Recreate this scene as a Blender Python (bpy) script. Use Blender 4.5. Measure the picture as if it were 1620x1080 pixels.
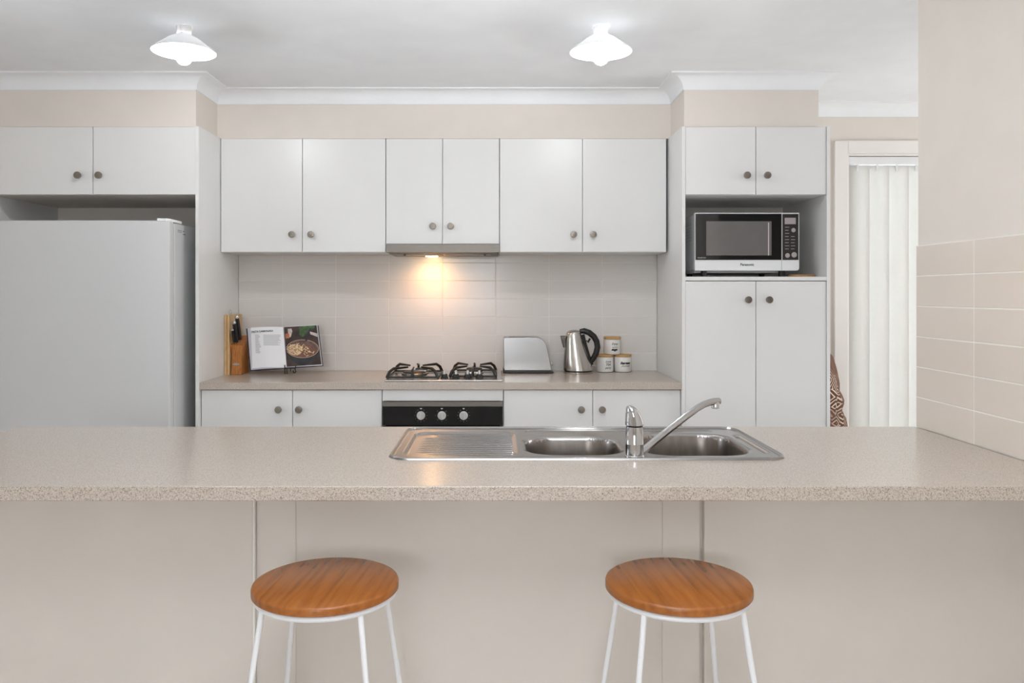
import bpy, bmesh, math, random
from mathutils import Vector
R = math.radians
random.seed(7)
for o in list(bpy.data.objects):
    bpy.data.objects.remove(o)
SC = bpy.context.scene
COL = SC.collection

# ------------------------------------------------------------------ camera
F, VX, VY, CH = 1265.0, 785.0, 465.0, 1.334      # focal length in px of a 1620 px frame, vanishing point, eye height
cd = bpy.data.cameras.new('camera'); cam = bpy.data.objects.new('camera', cd); COL.objects.link(cam)
cam.location = (0, 0, CH); cam.rotation_euler = (R(90), 0, 0)
cd.sensor_width = 36; cd.lens = F / 1620 * 36
cd.shift_x = (810 - VX) / 1620; cd.shift_y = -(540 - VY) / 1620
cd.clip_start = .05
SC.camera = cam

# ------------------------------------------------------------------ world, lights, exposure
w = bpy.data.worlds.new('sky'); SC.world = w; w.use_nodes = True
bg = w.node_tree.nodes['Background']
bg.inputs[0].default_value = (.80, .90, 1.0, 1); bg.inputs[1].default_value = 4.2
def area(name, loc, rot, sx, sy, power, col):
    l = bpy.data.lights.new(name, 'AREA'); l.shape = 'RECTANGLE'; l.size = sx; l.size_y = sy
    l.energy = power; l.color = col
    o = bpy.data.objects.new(name, l); COL.objects.link(o); o.location = loc; o.rotation_euler = rot
    return o
area('daylight_rear_window', (-.6, -3.30, 1.55), (R(90), 0, 0), 1.3, 1.0, 15, (.97, .985, 1.0))
area('side_fill_light', (3.52, 3.3, 1.4), (0, R(90), 0), 1.7, 1.5, 17, (.96, .98, 1.0))  # fill lamp added in front of the solid far-right wall to brighten the aisle
pl = bpy.data.lights.new('bounce_fill', 'SPOT'); pl.energy = 520; pl.shadow_soft_size = .12; pl.color = (.94, .972, 1.0)
pl.spot_size = R(64); pl.spot_blend = 1.0
po = bpy.data.objects.new('bounce_fill', pl); COL.objects.link(po); po.location = (0, -.25, 1.5); po.rotation_euler = (R(180-51), 0, 0)   # unseen spot added to bounce fill light off the ceiling
vs = SC.view_settings
vs.view_transform = 'Standard'; vs.look = 'None'; vs.gamma = 1; vs.use_curve_mapping = False; vs.exposure = 0.83

# ------------------------------------------------------------------ materials
def lin(c):
    return tuple(((v/255)/12.92 if v/255 <= .04045 else ((v/255+.055)/1.055)**2.4) for v in c) + (1,)
def base(name):
    m = bpy.data.materials.new(name); m.use_nodes = True
    nt = m.node_tree; b = nt.nodes['Principled BSDF']
    return m, nt, b
def coords(nt, scale=(1, 1, 1)):
    t = nt.nodes.new('ShaderNodeTexCoord'); mp = nt.nodes.new('ShaderNodeMapping')
    mp.inputs['Scale'].default_value = scale
    nt.links.new(t.outputs['Object'], mp.inputs['Vector'])
    return mp.outputs[0]
def noise(nt, vec, scale, detail=3, rough=.5):
    n = nt.nodes.new('ShaderNodeTexNoise'); n.inputs['Scale'].default_value = scale
    n.inputs['Detail'].default_value = detail; n.inputs['Roughness'].default_value = rough
    nt.links.new(vec, n.inputs['Vector'])
    return n.outputs['Fac']
def ramp(nt, fac, stops, interp='LINEAR'):
    r = nt.nodes.new('ShaderNodeValToRGB'); r.color_ramp.interpolation = interp
    e = r.color_ramp.elements
    while len(e) < len(stops): e.new(.5)
    for k, (p, c) in enumerate(stops):
        e[k].position = p; e[k].color = c
    nt.links.new(fac, r.inputs[0])
    return r.outputs[0]
def bump(nt, b, h, strength, dist=.002):
    n = nt.nodes.new('ShaderNodeBump'); n.inputs['Strength'].default_value = strength; n.inputs['Distance'].default_value = dist
    nt.links.new(h, n.inputs['Height']); nt.links.new(n.outputs[0], b.inputs['Normal'])
def mat(name, c, rough=.5, metal=0, var=.02, vscale=6, stretch=(1, 1, 1), bmp=0, bscale=60, spec=.5, coat=0):
    m, nt, b = base(name)
    b.inputs['Roughness'].default_value = rough; b.inputs['Metallic'].default_value = metal
    b.inputs['Specular IOR Level'].default_value = spec; b.inputs['Coat Weight'].default_value = coat
    L = lin(c); v = coords(nt, stretch)
    lo = tuple(x*(1-var) for x in L[:3]) + (1,); hi = tuple(min(1, x*(1+var)) for x in L[:3]) + (1,)
    nt.links.new(ramp(nt, noise(nt, v, vscale), [(.3, lo), (.7, hi)]), b.inputs['Base Color'])
    if bmp: bump(nt, b, noise(nt, v, bscale), bmp)
    return m
def speckle(name, dark, mid, light, fleck, rough):
    m, nt, b = base(name); v = coords(nt)
    c1 = ramp(nt, noise(nt, v, 330, 4, .7), [(.34, lin(dark)), (.47, lin(mid)), (.62, lin(light))])
    vo = nt.nodes.new('ShaderNodeTexVoronoi'); vo.inputs['Scale'].default_value = 270; nt.links.new(v, vo.inputs['Vector'])
    k = ramp(nt, vo.outputs['Distance'], [(.16, (1, 1, 1, 1)), (.24, (0, 0, 0, 1))])
    pick = ramp(nt, vo.outputs['Color'], [(.58, (0, 0, 0, 1)), (.62, (1, 1, 1, 1))])
    mu = nt.nodes.new('ShaderNodeMath'); mu.operation = 'MULTIPLY'
    nt.links.new(k, mu.inputs[0]); nt.links.new(pick, mu.inputs[1])
    mx = nt.nodes.new('ShaderNodeMix'); mx.data_type = 'RGBA'
    nt.links.new(mu.outputs[0], mx.inputs[0]); nt.links.new(c1, mx.inputs[6]); mx.inputs[7].default_value = lin(fleck)
    nt.links.new(mx.outputs[2], b.inputs['Base Color'])
    b.inputs['Roughness'].default_value = rough; b.inputs['Coat Weight'].default_value = .35; b.inputs['Coat Roughness'].default_value = .16; b.inputs['Coat IOR'].default_value = 1.5
    bump(nt, b, noise(nt, v, 180), .05, .001)
    return m
def wood(name, dark, mid, light, stretch, scale=9, rough=.4, rnd=.25):
    m, nt, b = base(name); v = coords(nt, stretch)
    oi = nt.nodes.new('ShaderNodeObjectInfo')
    ad = nt.nodes.new('ShaderNodeVectorMath'); ad.operation = 'ADD'
    cx = nt.nodes.new('ShaderNodeCombineXYZ')
    ml = nt.nodes.new('ShaderNodeMath'); ml.operation = 'MULTIPLY'; ml.inputs[1].default_value = 7.3
    nt.links.new(oi.outputs['Random'], ml.inputs[0])
    for k in range(3): nt.links.new(ml.outputs[0], cx.inputs[k])
    nt.links.new(v, ad.inputs[0]); nt.links.new(cx.outputs[0], ad.inputs[1])
    wv = nt.nodes.new('ShaderNodeTexWave'); wv.wave_type = 'BANDS'; wv.bands_direction = 'X'
    wv.inputs['Scale'].default_value = scale; wv.inputs['Distortion'].default_value = 11
    wv.inputs['Detail'].default_value = 3; wv.inputs['Detail Scale'].default_value = 1.2
    nt.links.new(ad.outputs[0], wv.inputs['Vector'])
    n2 = noise(nt, ad.outputs[0], scale*6, 4, .65)
    mxf = nt.nodes.new('ShaderNodeMath'); mxf.operation = 'MULTIPLY_ADD'; mxf.inputs[1].default_value = .20
    nt.links.new(wv.outputs['Fac'], mxf.inputs[0]); nt.links.new(n2, mxf.inputs[2])
    c = ramp(nt, mxf.outputs[0], [(.30, lin(dark)), (.62, lin(mid)), (.95, lin(light))])
    hs = nt.nodes.new('ShaderNodeHueSaturation')
    mr = nt.nodes.new('ShaderNodeMapRange'); mr.inputs['To Min'].default_value = 1-rnd/2; mr.inputs['To Max'].default_value = 1+rnd/2
    nt.links.new(oi.outputs['Random'], mr.inputs[0]); nt.links.new(mr.outputs[0], hs.inputs['Value']); nt.links.new(c, hs.inputs['Color'])
    nt.links.new(hs.outputs[0], b.inputs['Base Color'])
    b.inputs['Roughness'].default_value = rough
    bump(nt, b, mxf.outputs[0], .012, .001)
    return m
def emit(name, col, strength):
    m, nt, b = base(name); b.inputs['Base Color'].default_value = lin((240, 240, 240))
    b.inputs['Emission Color'].default_value = col; b.inputs['Emission Strength'].default_value = strength
    return m
def translucent(name, c, amount, rough=.5):
    m, nt, b = base(name); b.inputs['Base Color'].default_value = lin(c); b.inputs['Roughness'].default_value = rough
    v = coords(nt); nt.links.new(ramp(nt, noise(nt, v, 40), [(.3, lin([x*.985 for x in c])), (.7, lin(c))]), b.inputs['Base Color'])
    t = nt.nodes.new('ShaderNodeBsdfTranslucent'); t.inputs[0].default_value = lin(c)
    mx = nt.nodes.new('ShaderNodeMixShader'); mx.inputs[0].default_value = amount
    nt.links.new(b.outputs[0], mx.inputs[1]); nt.links.new(t.outputs[0], mx.inputs[2])
    nt.links.new(mx.outputs[0], nt.nodes['Material Output'].inputs[0])
    return m
def pane(name):
    m, nt, b = base(name)
    t = nt.nodes.new('ShaderNodeBsdfTransparent'); g = nt.nodes.new('ShaderNodeBsdfGlossy'); g.inputs['Roughness'].default_value = .02
    mx = nt.nodes.new('ShaderNodeMixShader'); fr = nt.nodes.new('ShaderNodeFresnel'); fr.inputs[0].default_value = 1.45
    nt.links.new(fr.outputs[0], mx.inputs[0]); nt.links.new(t.outputs[0], mx.inputs[1]); nt.links.new(g.outputs[0], mx.inputs[2])
    nt.links.new(mx.outputs[0], nt.nodes['Material Output'].inputs[0])
    return m

M = dict(
    ceiling=mat('ceiling_paint', (241, 242, 244), .8, bmp=.03, bscale=200),
    cornice=mat('cornice_paint', (242, 243, 245), .7),
    wall=mat('wall_paint', (228, 220, 211), .7, bmp=.05, bscale=180),
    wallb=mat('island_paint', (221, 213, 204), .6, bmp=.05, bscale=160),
    lam=mat('white_laminate', (232, 231, 229), .32, var=.008, bmp=.03, bscale=120),
    lamin=mat('carcass_board', (214, 208, 200), .5),
    tile=mat('glazed_tile', (226, 221, 216), .16, var=.012, vscale=3, bmp=.02, bscale=9, spec=.3),
    tileb=mat('beige_glazed_tile', (226, 215, 204), .16, var=.012, vscale=3, bmp=.02, bscale=9, spec=.4),
    grout=mat('grout', (238, 233, 227), .9),
    floor=mat('floor_tile', (238, 234, 229), .35, var=.06, vscale=2),
    bench=speckle('speckled_laminate', (122, 107, 93), (187, 174, 161), (207, 196, 184), (234, 227, 218), .28),
    knob=mat('pewter_knob', (140, 132, 123), .36, .85, var=.1, vscale=200),
    steel=mat('brushed_steel', (196, 194, 190), .27, 1, var=.07, vscale=30, stretch=(1, 30, 30), bmp=.03, bscale=120),
    steelv=mat('brushed_steel_upright', (200, 196, 190), .24, 1, var=.07, vscale=30, stretch=(30, 30, 1), bmp=.03, bscale=60),
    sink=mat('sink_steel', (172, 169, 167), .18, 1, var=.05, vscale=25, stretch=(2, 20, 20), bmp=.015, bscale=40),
    bowl=mat('dark_reflection_steel', (140, 132, 126), .34, 1, var=.1, vscale=14, stretch=(4, 4, 1)),  # dark reflections inside the bowls put into a darker steel colour
    toast=mat('toaster_steel', (178, 176, 175), .27, .95, var=.06, vscale=8, bmp=.04, bscale=60),
    hood=mat('hood_steel', (128, 122, 116), .42, .9, var=.08, vscale=40, stretch=(1, 10, 10)),
    chrome=mat('chrome', (196, 196, 198), .06, 1, var=.01),
    black=mat('black_plastic', (22, 22, 23), .35, var=.1),
    iron=mat('black_enamel', (24, 23, 22), .42, var=.2, bmp=.1),
    gloss=mat('black_glass', (9, 9, 10), .05, var=.1, coat=.5),
    oven=mat('oven_glass', (7, 7, 8), .12, var=.1),
    dial=mat('satin_dial', (205, 203, 200), .3, .3, var=.02),
    fridge=mat('fridge_enamel', (212, 212, 212), .38, var=.006, bmp=.03, bscale=150),
    fridges=mat('fridge_edge', (232, 234, 236), .3),
    gasket=mat('gasket', (190, 190, 190), .6),
    mwhite=mat('white_plastic', (240, 240, 240), .25),
    mglass=mat('microwave_glass', (30, 30, 30), .08, var=.05, coat=.4),
    mwin=mat('microwave_window', (112, 108, 106), .16, var=.05, vscale=8, coat=.3),
    mpanel=mat('microwave_panel', (52, 48, 47), .3, var=.06),
    lcd=mat('grey_display', (176, 168, 166), .3),
    print=mat('grey_print', (196, 190, 186), .5),
    ink=mat('black_ink', (26, 26, 28), .6),
    inkg=mat('grey_ink', (150, 150, 152), .7),
    paper=mat('paper', (244, 244, 246), .55, var=.01),
    pagee=mat('page_edges', (206, 204, 214), .7, var=.08, vscale=300),
    cover=mat('navy_cover', (52, 48, 62), .5),
    photo=mat('print_dark_brown', (62, 46, 42), .3, var=.5, vscale=25),
    pot=mat('print_pot_grey', (50, 52, 56), .25, var=.5, vscale=14),
    potin=mat('print_pot_inside', (108, 84, 78), .3, var=.4, vscale=60),
    rim=mat('print_rim', (206, 172, 140), .3),
    pasta=mat('print_pasta', (240, 212, 160), .35, var=.2, vscale=120),
    mince=mat('print_mince', (120, 78, 66), .35, var=.5, vscale=160),
    leaf=mat('print_green', (60, 92, 48), .35, var=.5, vscale=90),
    amber=mat('print_amber', (176, 106, 66), .35, var=.3, vscale=60),
    cream=mat('print_pale', (208, 196, 188), .35, var=.2, vscale=60),
    spoon=mat('print_handle', (52, 40, 56), .3),
    ceramic=mat('white_ceramic', (238, 235, 231), .2, var=.01),
    ring=mat('white_powder_coat', (240, 240, 242), .3, var=.01),
    socket=mat('lamp_socket', (225, 228, 234), .4),
    mount=mat('lamp_mount', (222, 220, 218), .3),
    arch=mat('gloss_trim_paint', (238, 233, 228), .18, var=.01, bmp=.12, bscale=70),
    outside=mat('patio_paving', (190, 188, 184), .8, var=.08),
    alu=mat('white_aluminium', (232, 232, 232), .35),
    seat=wood('oak_seat', (138, 78, 28), (162, 96, 38), (174, 106, 46), (3.6, .30, 3.6), 3.2, .27, .14),
    block=wood('beech_block', (136, 78, 28), (176, 110, 46), (194, 128, 62), (6, 6, 1), 6, .45, .1),
    boardl=wood('pale_board', (182, 138, 86), (214, 178, 128), (228, 196, 150), (9, 9, .8), 6, .5, .1),
    boardd=wood('tan_board', (150, 104, 60), (190, 146, 96), (206, 166, 116), (9, 9, .8), 6, .5, .1),
    lid=wood('bamboo_lid', (170, 122, 66), (206, 160, 100), (220, 178, 120), (3, 9, 9), 9, .5, .05),
    bulb=emit('lit_bulb', (.95, .975, 1, 1), 122),
    hoodlamp=emit('lit_hood_lens', (1, .62, .25, 1), 22),
    shade=translucent('white_lamp_shade', (240, 240, 240), .20, .35),
    slat=translucent('blind_fabric', (232, 229, 224), .42, .7),
    glass=pane('window_glass'),
)
def throw_mat():
    m, nt, b = base('patterned_cloth'); v = coords(nt, (1, 1, 1))
    wv = nt.nodes.new('ShaderNodeTexVoronoi'); wv.distance = 'MANHATTAN'; wv.inputs['Scale'].default_value = 11; wv.inputs['Randomness'].default_value = .25
    nt.links.new(v, wv.inputs['Vector'])
    s = nt.nodes.new('ShaderNodeMath'); s.operation = 'MULTIPLY'; s.inputs[1].default_value = 30
    nt.links.new(wv.outputs['Distance'], s.inputs[0])
    s2 = nt.nodes.new('ShaderNodeMath'); s2.operation = 'SINE'; nt.links.new(s.outputs[0], s2.inputs[0])
    c = ramp(nt, s2.outputs[0], [(.42, lin((92, 58, 46))), (.55, lin((214, 196, 176)))])
    n = ramp(nt, noise(nt, v, 5), [(.46, (0, 0, 0, 1)), (.54, (1, 1, 1, 1))])
    mx = nt.nodes.new('ShaderNodeMix'); mx.data_type = 'RGBA'
    nt.links.new(n, mx.inputs[0]); nt.links.new(c, mx.inputs[6]); mx.inputs[7].default_value = lin((112, 80, 64))
    nt.links.new(mx.outputs[2], b.inputs['Base Color']); b.inputs['Roughness'].default_value = .95
    return m
M['throw'] = throw_mat()

# ------------------------------------------------------------------ mesh helpers
def wloc(o):
    v = Vector((0, 0, 0))
    while o is not None:
        v += o.location; o = o.parent
    return v
def tag(o, label=None, cat=None, group=None, kind=None):
    if label: o['label'] = label
    if cat: o['category'] = cat
    if group: o['group'] = group
    if kind: o['kind'] = kind
    return o
def thing(name, label, cat, loc, group=None, rz=0):
    o = bpy.data.objects.new(name, None); COL.objects.link(o); o.location = loc; o.rotation_euler.z = rz
    o.empty_display_size = .05
    return tag(o, label, cat, group)
class MB:
    def __init__(s): s.v = []; s.f = []
    def add(s, vs, fs):
        n = len(s.v); s.v += [tuple(p) for p in vs]; s.f += [tuple(i+n for i in f) for f in fs]; return s
    def box(s, x0, x1, y0, y1, z0, z1):
        return s.add([(x0,y0,z0),(x1,y0,z0),(x1,y1,z0),(x0,y1,z0),(x0,y0,z1),(x1,y0,z1),(x1,y1,z1),(x0,y1,z1)],
                     [(0,3,2,1),(4,5,6,7),(0,1,5,4),(1,2,6,5),(2,3,7,6),(3,0,4,7)])
    def loft(s, rings, cap=True, closed=True):
        n = len(rings[0]); vs = [p for r in rings for p in r]; fs = []
        for i in range(len(rings)-1):
            for j in range(n if closed else n-1):
                k = (j+1) % n
                fs.append((i*n+j, i*n+k, (i+1)*n+k, (i+1)*n+j))
        if cap: fs += [tuple(range(n-1, -1, -1)), tuple(range((len(rings)-1)*n, len(rings)*n))]
        return s.add(vs, fs)
    def xz(s, poly, y0, y1): return s.loft([[(x,y0,z) for x, z in poly], [(x,y1,z) for x, z in poly]])
    def yz(s, poly, x0, x1): return s.loft([[(x0,y,z) for y, z in poly], [(x1,y,z) for y, z in poly]])
    def xy(s, poly, z0, z1): return s.loft([[(x,y,z0) for x, y in poly], [(x,y,z1) for x, y in poly]])
    def lathe(s, prof, c=(0, 0), n=32, cap=True):
        return s.loft([[(c[0]+r*math.cos(2*math.pi*k/n), c[1]+r*math.sin(2*math.pi*k/n), z) for k in range(n)] for r, z in prof], cap)
    def lathey(s, prof, c, n=24):     # axis along y: prof (r, y), c = (x, z)
        return s.loft([[(c[0]+r*math.cos(2*math.pi*k/n), y, c[1]+r*math.sin(2*math.pi*k/n)) for k in range(n)] for r, y in prof])
    def tube(s, path, r, n=10, closed=False):
        P = [Vector(p) for p in path]; rings = []; m = len(P); up = None
        for i, p in enumerate(P):
            a = P[(i-1) % m] if (closed or i > 0) else p
            b = P[(i+1) % m] if (closed or i < m-1) else p
            d = (b-a).normalized()
            if up is None: up = Vector((0, 0, 1)) if abs(d.z) < .9 else Vector((0, 1, 0))
            sd = d.cross(up).normalized(); up = sd.cross(d).normalized()
            rr = r[i] if isinstance(r, (list, tuple)) else r
            rings.append([p + sd*rr*math.cos(2*math.pi*k/n) + up*rr*math.sin(2*math.pi*k/n) for k in range(n)])
        if closed:
            rings.append(rings[0]); return s.loft(rings, False)
        return s.loft(rings)
    def quad(s, a, b, c, d): return s.add([a, b, c, d], [(0, 1, 2, 3)])
    def build(s, name, m, parent=None, bevel=0, seg=2, smooth=True, local=False, origin=None, angle=38):
        me = bpy.data.meshes.new(name)
        if parent is not None:
            off = Vector((0, 0, 0)) if local else wloc(parent)
        elif origin is not None: off = Vector(origin)
        else:
            xs, ys, zs = zip(*s.v); off = Vector(((min(xs)+max(xs))/2, (min(ys)+max(ys))/2, min(zs)))
        me.from_pydata([tuple(Vector(p)-off) for p in s.v], [], s.f); me.update()
        bm = bmesh.new(); bm.from_mesh(me)
        bmesh.ops.remove_doubles(bm, verts=bm.verts, dist=1e-6)
        bmesh.ops.recalc_face_normals(bm, faces=bm.faces); bm.to_mesh(me); bm.free()
        if smooth:
            me.shade_smooth(); me.set_sharp_from_angle(angle=R(angle))
        me.materials.append(M[m] if isinstance(m, str) else m)
        o = bpy.data.objects.new(name, me); COL.objects.link(o)
        if parent is not None: o.parent = parent
        else: o.location = off
        if bevel:
            md = o.modifiers.new('bevel', 'BEVEL'); md.width = bevel; md.segments = seg; md.limit_method = 'ANGLE'; md.angle_limit = R(40)
            md.harden_normals = smooth
        return o
def box(name, m, parent, x0, x1, y0, y1, z0, z1, bevel=0, **k):
    return MB().box(x0, x1, y0, y1, z0, z1).build(name, m, parent, bevel, **k)
def struct(o): o['kind'] = 'structure'; return o
def share(src, parent, wpos):        # another object with the same mesh data
    o = bpy.data.objects.new(src.name.split('.')[0], src.data); COL.objects.link(o)
    o.parent = parent; o.location = Vector(wpos) - wloc(parent)
    for md in src.modifiers:
        n = o.modifiers.new(md.name, md.type)
        n.width = md.width; n.segments = md.segments; n.limit_method = md.limit_method; n.angle_limit = md.angle_limit
    return o
def copy_tree(o, parent=None):
    c = o.copy(); COL.objects.link(c); c.parent = parent
    for ch in list(o.children): copy_tree(ch, c)
    return c
def at(x, y, d): return Vector(((x-VX)*d/F, d, CH-(y-VY)*d/F))     # photograph pixel + distance from the camera plane
def text_mesh(s, size, shear=0, bold=0, align='CENTER'):
    cu = bpy.data.curves.new('t', 'FONT'); cu.body = s; cu.size = size; cu.shear = shear; cu.offset = bold
    cu.align_x = align; cu.align_y = 'CENTER'; cu.resolution_u = 3
    o = bpy.data.objects.new('t', cu); COL.objects.link(o)
    dg = bpy.context.evaluated_depsgraph_get()
    me = bpy.data.meshes.new_from_object(o.evaluated_get(dg))
    vs_ = [tuple(v.co) for v in me.vertices]; fs_ = [tuple(p.vertices) for p in me.polygons]
    bpy.data.objects.remove(o); bpy.data.curves.remove(cu); bpy.data.meshes.remove(me)
    return vs_, fs_
def text_on(name, m, parent, s, size, fn, **k):       # fn maps (u right, v up) to a point
    vs_, fs_ = text_mesh(s, size, **k)
    return MB().add([fn(v[0], v[1]) for v in vs_], fs_).build(name, m, parent, smooth=False)

# ------------------------------------------------------------------ room shell
CEIL = 2.41; BACK = 4.538; LEFT = -2.507; FAR = 3.6; REAR = -3.4; NIB = 1.383; NIBEND = 2.62
T = .12
struct(box('floor', 'floor', None, LEFT-T, FAR+T, REAR-T, BACK+T, -.1, 0))
struct(box('ceiling', 'ceiling', None, LEFT-T, FAR+T, REAR-T, BACK+T, CEIL, CEIL+.1))
WA, WB, WC, WD = 2.6, 3.1, 1.0, 2.0
wl = MB().box(LEFT-T, LEFT, REAR-T, WA, 0, CEIL).box(LEFT-T, LEFT, WB, BACK+T, 0, CEIL).box(LEFT-T, LEFT, WA, WB, 0, WC).box(LEFT-T, LEFT, WA, WB, WD, CEIL)
struct(wl.build('wall_left', 'wall'))
wn = struct(bpy.data.objects.new('window_added', None)); COL.objects.link(wn); wn.location = (LEFT, (WA+WB)/2, WC)  # unseen window added to let side fill light into the aisle
fw = MB().box(LEFT-.08, LEFT-.03, WA, WA+.04, WC, WD).box(LEFT-.08, LEFT-.03, WB-.04, WB, WC, WD).box(LEFT-.08, LEFT-.03, WA+.04, WB-.04, WC, WC+.04).box(LEFT-.08, LEFT-.03, WA+.04, WB-.04, WD-.04, WD)
fw.build('window_frame', 'alu', wn); box('glass_pane', 'glass', wn, LEFT-.06, LEFT-.055, WA+.04, WB-.04, WC+.04, WD-.04)
OX0, OX1, OZ = 1.99, 3.42, 2.13
wb = MB().box(LEFT, OX0, BACK, BACK+T, 0, CEIL).box(OX1, FAR, BACK, BACK+T, 0, CEIL).box(OX0, OX1, BACK, BACK+T, OZ, CEIL)
wall_back = struct(wb.build('wall_back', 'wall'))
wr = MB().box(NIB, NIB+.11, REAR, NIBEND, 0, CEIL)
wall_right = struct(wr.build('wall_right', 'wall'))
struct(box('wall_far_right', 'wall', None, FAR, FAR+T, REAR-T, BACK+T, 0, CEIL))
wx0, wx1, wz0, wz1 = -1.3, .1, 1.0, 2.1
wq = MB().box(LEFT, wx0, REAR-T, REAR, 0, CEIL).box(wx1, FAR, REAR-T, REAR, 0, CEIL).box(wx0, wx1, REAR-T, REAR, 0, wz0).box(wx0, wx1, REAR-T, REAR, wz1, CEIL)
struct(wq.build('wall_rear', 'wall'))
win = struct(bpy.data.objects.new('window_1', None)); COL.objects.link(win); win.location = (-.6, REAR, wz0)
fr = MB()
for a, b in ((wx0, wx0+.05), (-.625, -.575), (wx1-.05, wx1)): fr.box(a, b, REAR-.08, REAR-.03, wz0, wz1)
fr.box(wx0+.05, wx1-.05, REAR-.08, REAR-.03, wz0, wz0+.05).box(wx0+.05, wx1-.05, REAR-.08, REAR-.03, wz1-.05, wz1)
fr.build('window_frame', 'alu', win)
for a, b in ((wx0+.05, -.625), (-.575, wx1-.05)):
    box('glass_pane', 'glass', win, a, b, REAR-.06, REAR-.055, wz0+.05, wz1-.05)

# bulkheads over the cabinets
BX0, BX1, BX2 = -1.479, .926, 1.588
CT = 2.157                                   # top of all cabinets
FY, UY = 3.94, 4.238                         # bulkhead faces over tall and over wall cabinets
bk = MB().xy([(LEFT, FY), (BX0, FY), (BX0, UY), (BX1, UY), (BX1, FY), (BX2, FY), (BX2, BACK), (LEFT, BACK)], CT+.001, CEIL)
struct(bk.build('wall_bulkhead', 'wall', smooth=False))
# coved cornice
def sweep(name, path, prof):
    n = len(path); nor = []
    for i in range(n-1):
        d = (Vector(path[i+1])-Vector(path[i])).normalized(); nor.append(Vector((d.y, -d.x)))
    rings = []
    for i, p in enumerate(path):
        if i == 0: q = nor[0]
        elif i == n-1: q = nor[-1]
        else:
            a, b = nor[i-1], nor[i]; q = (a+b)/(1+a.dot(b))
        rings.append([(p[0]+q.x*o, p[1]+q.y*o, CEIL+z) for o, z in prof])
    return struct(MB().loft(rings).build(name, 'cornice', angle=30))
prof = [(0, 0), (0, -.071), (.005, -.071)] + [(.006+.069*(1-math.cos(R(t))), -.067+.061*math.sin(R(t))) for t in range(0, 91, 10)] + [(.079, -.006), (.079, 0)]
sweep('trim_1', [(LEFT, FY), (BX0, FY), (BX0, UY), (BX1, UY), (BX1, FY), (BX2, FY), (BX2, BACK), (FAR, BACK)], prof)
sweep('trim_2', [(NIB+.11, NIBEND), (NIB, NIBEND), (NIB, REAR)], prof)
sweep('trim_3', [(LEFT, REAR), (LEFT, FY-.001)], prof)

# wall tiles
def tile_proto(name, m, w_, h_, axis):
    b = MB()
    if axis == 'y': b.box(-w_/2, w_/2, 0, .008, -h_/2, h_/2)
    else: b.box(0, .008, -w_/2, w_/2, -h_/2, h_/2)
    return b
def tiles(wall, m, axis, face, edges, rows):
    cache = {}
    for a, b in edges:
        for z0, z1 in rows:
            key = (round(b-a, 4), round(z1-z0, 4))
            c = (a+b)/2; zc = (z0+z1)/2
            pos = (c, face, zc) if axis == 'y' else (face, c, zc)
            if key not in cache:
                o = tile_proto('tile', m, b-a-.003, z1-z0-.003, axis).build('tile', m, wall, .0015, 2, local=True)
                o.location = Vector(pos)-wloc(wall); cache[key] = o
            else: share(cache[key], wall, pos)
GX0, GX1 = -1.4586, .910
js = [GX0] + [-1.2104+.302*k for k in range(7)] + [GX1]
zr = [.9+.1018*k for k in range(7)] + [1.597]
tiles(wall_back, 'tile', 'y', BACK-.008, [(js[k], js[k+1]) for k in range(8)], [(zr[k], zr[k+1]) for k in range(7)])
yr = [1.806, 2.0, 2.302, 2.618]
zq = [.9+.0985*k for k in range(7)]
tiles(wall_right, 'tileb', 'x', NIB-.008, [(yr[k], yr[k+1]) for k in range(3)], [(zq[k], zq[k+1]) for k in range(6)])
box('tile_grout', 'grout', wall_back, GX0, GX1, BACK-.0074, BACK+.001, .9, 1.597)
box('tile_grout', 'grout', wall_right, NIB-.0074, NIB+.001, 1.806, 2.619, .9, 1.4915)

# sliding glass door with architrave at the right
dr = struct(bpy.data.objects.new('door_1', None)); COL.objects.link(dr); dr.location = ((OX0+OX1)/2, BACK+.09, 0)
am = MB().box(OX0-.076, OX0, BACK-.018, BACK+.002, 0, OZ+.07).box(OX1, OX1+.076, BACK-.018, BACK+.002, 0, OZ+.07).box(OX0, OX1, BACK-.018, BACK+.002, OZ, OZ+.07)
am.build('architrave', 'arch', dr, .003)
MB().box(OX0, OX0+.012, BACK, BACK+.12, 0, OZ).box(OX1-.012, OX1, BACK, BACK+.12, 0, OZ).box(OX0+.012, OX1-.012, BACK, BACK+.12, OZ-.012, OZ).build('jamb', 'arch', dr)
mid = (OX0+OX1)/2
for a, b, yy in ((OX0+.012, mid+.03, BACK+.085), (mid-.03, OX1-.012, BACK+.10)):
    p = MB().box(a, a+.055, yy, yy+.014, .02, OZ-.012).box(b-.055, b, yy, yy+.014, .02, OZ-.012).box(a+.055, b-.055, yy, yy+.014, .02, .10).box(a+.055, b-.055, yy, yy+.014, OZ-.07, OZ-.012).build('sash', 'alu', dr)
    box('glass_pane', 'glass', p, a+.055, b-.055, yy+.004, yy+.009, .10, OZ-.07)
box('patio', 'outside', None, -3, 7, BACK+T, 10, -.12, -.04)
bpy.data.objects['patio']['kind'] = 'structure'

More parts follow.
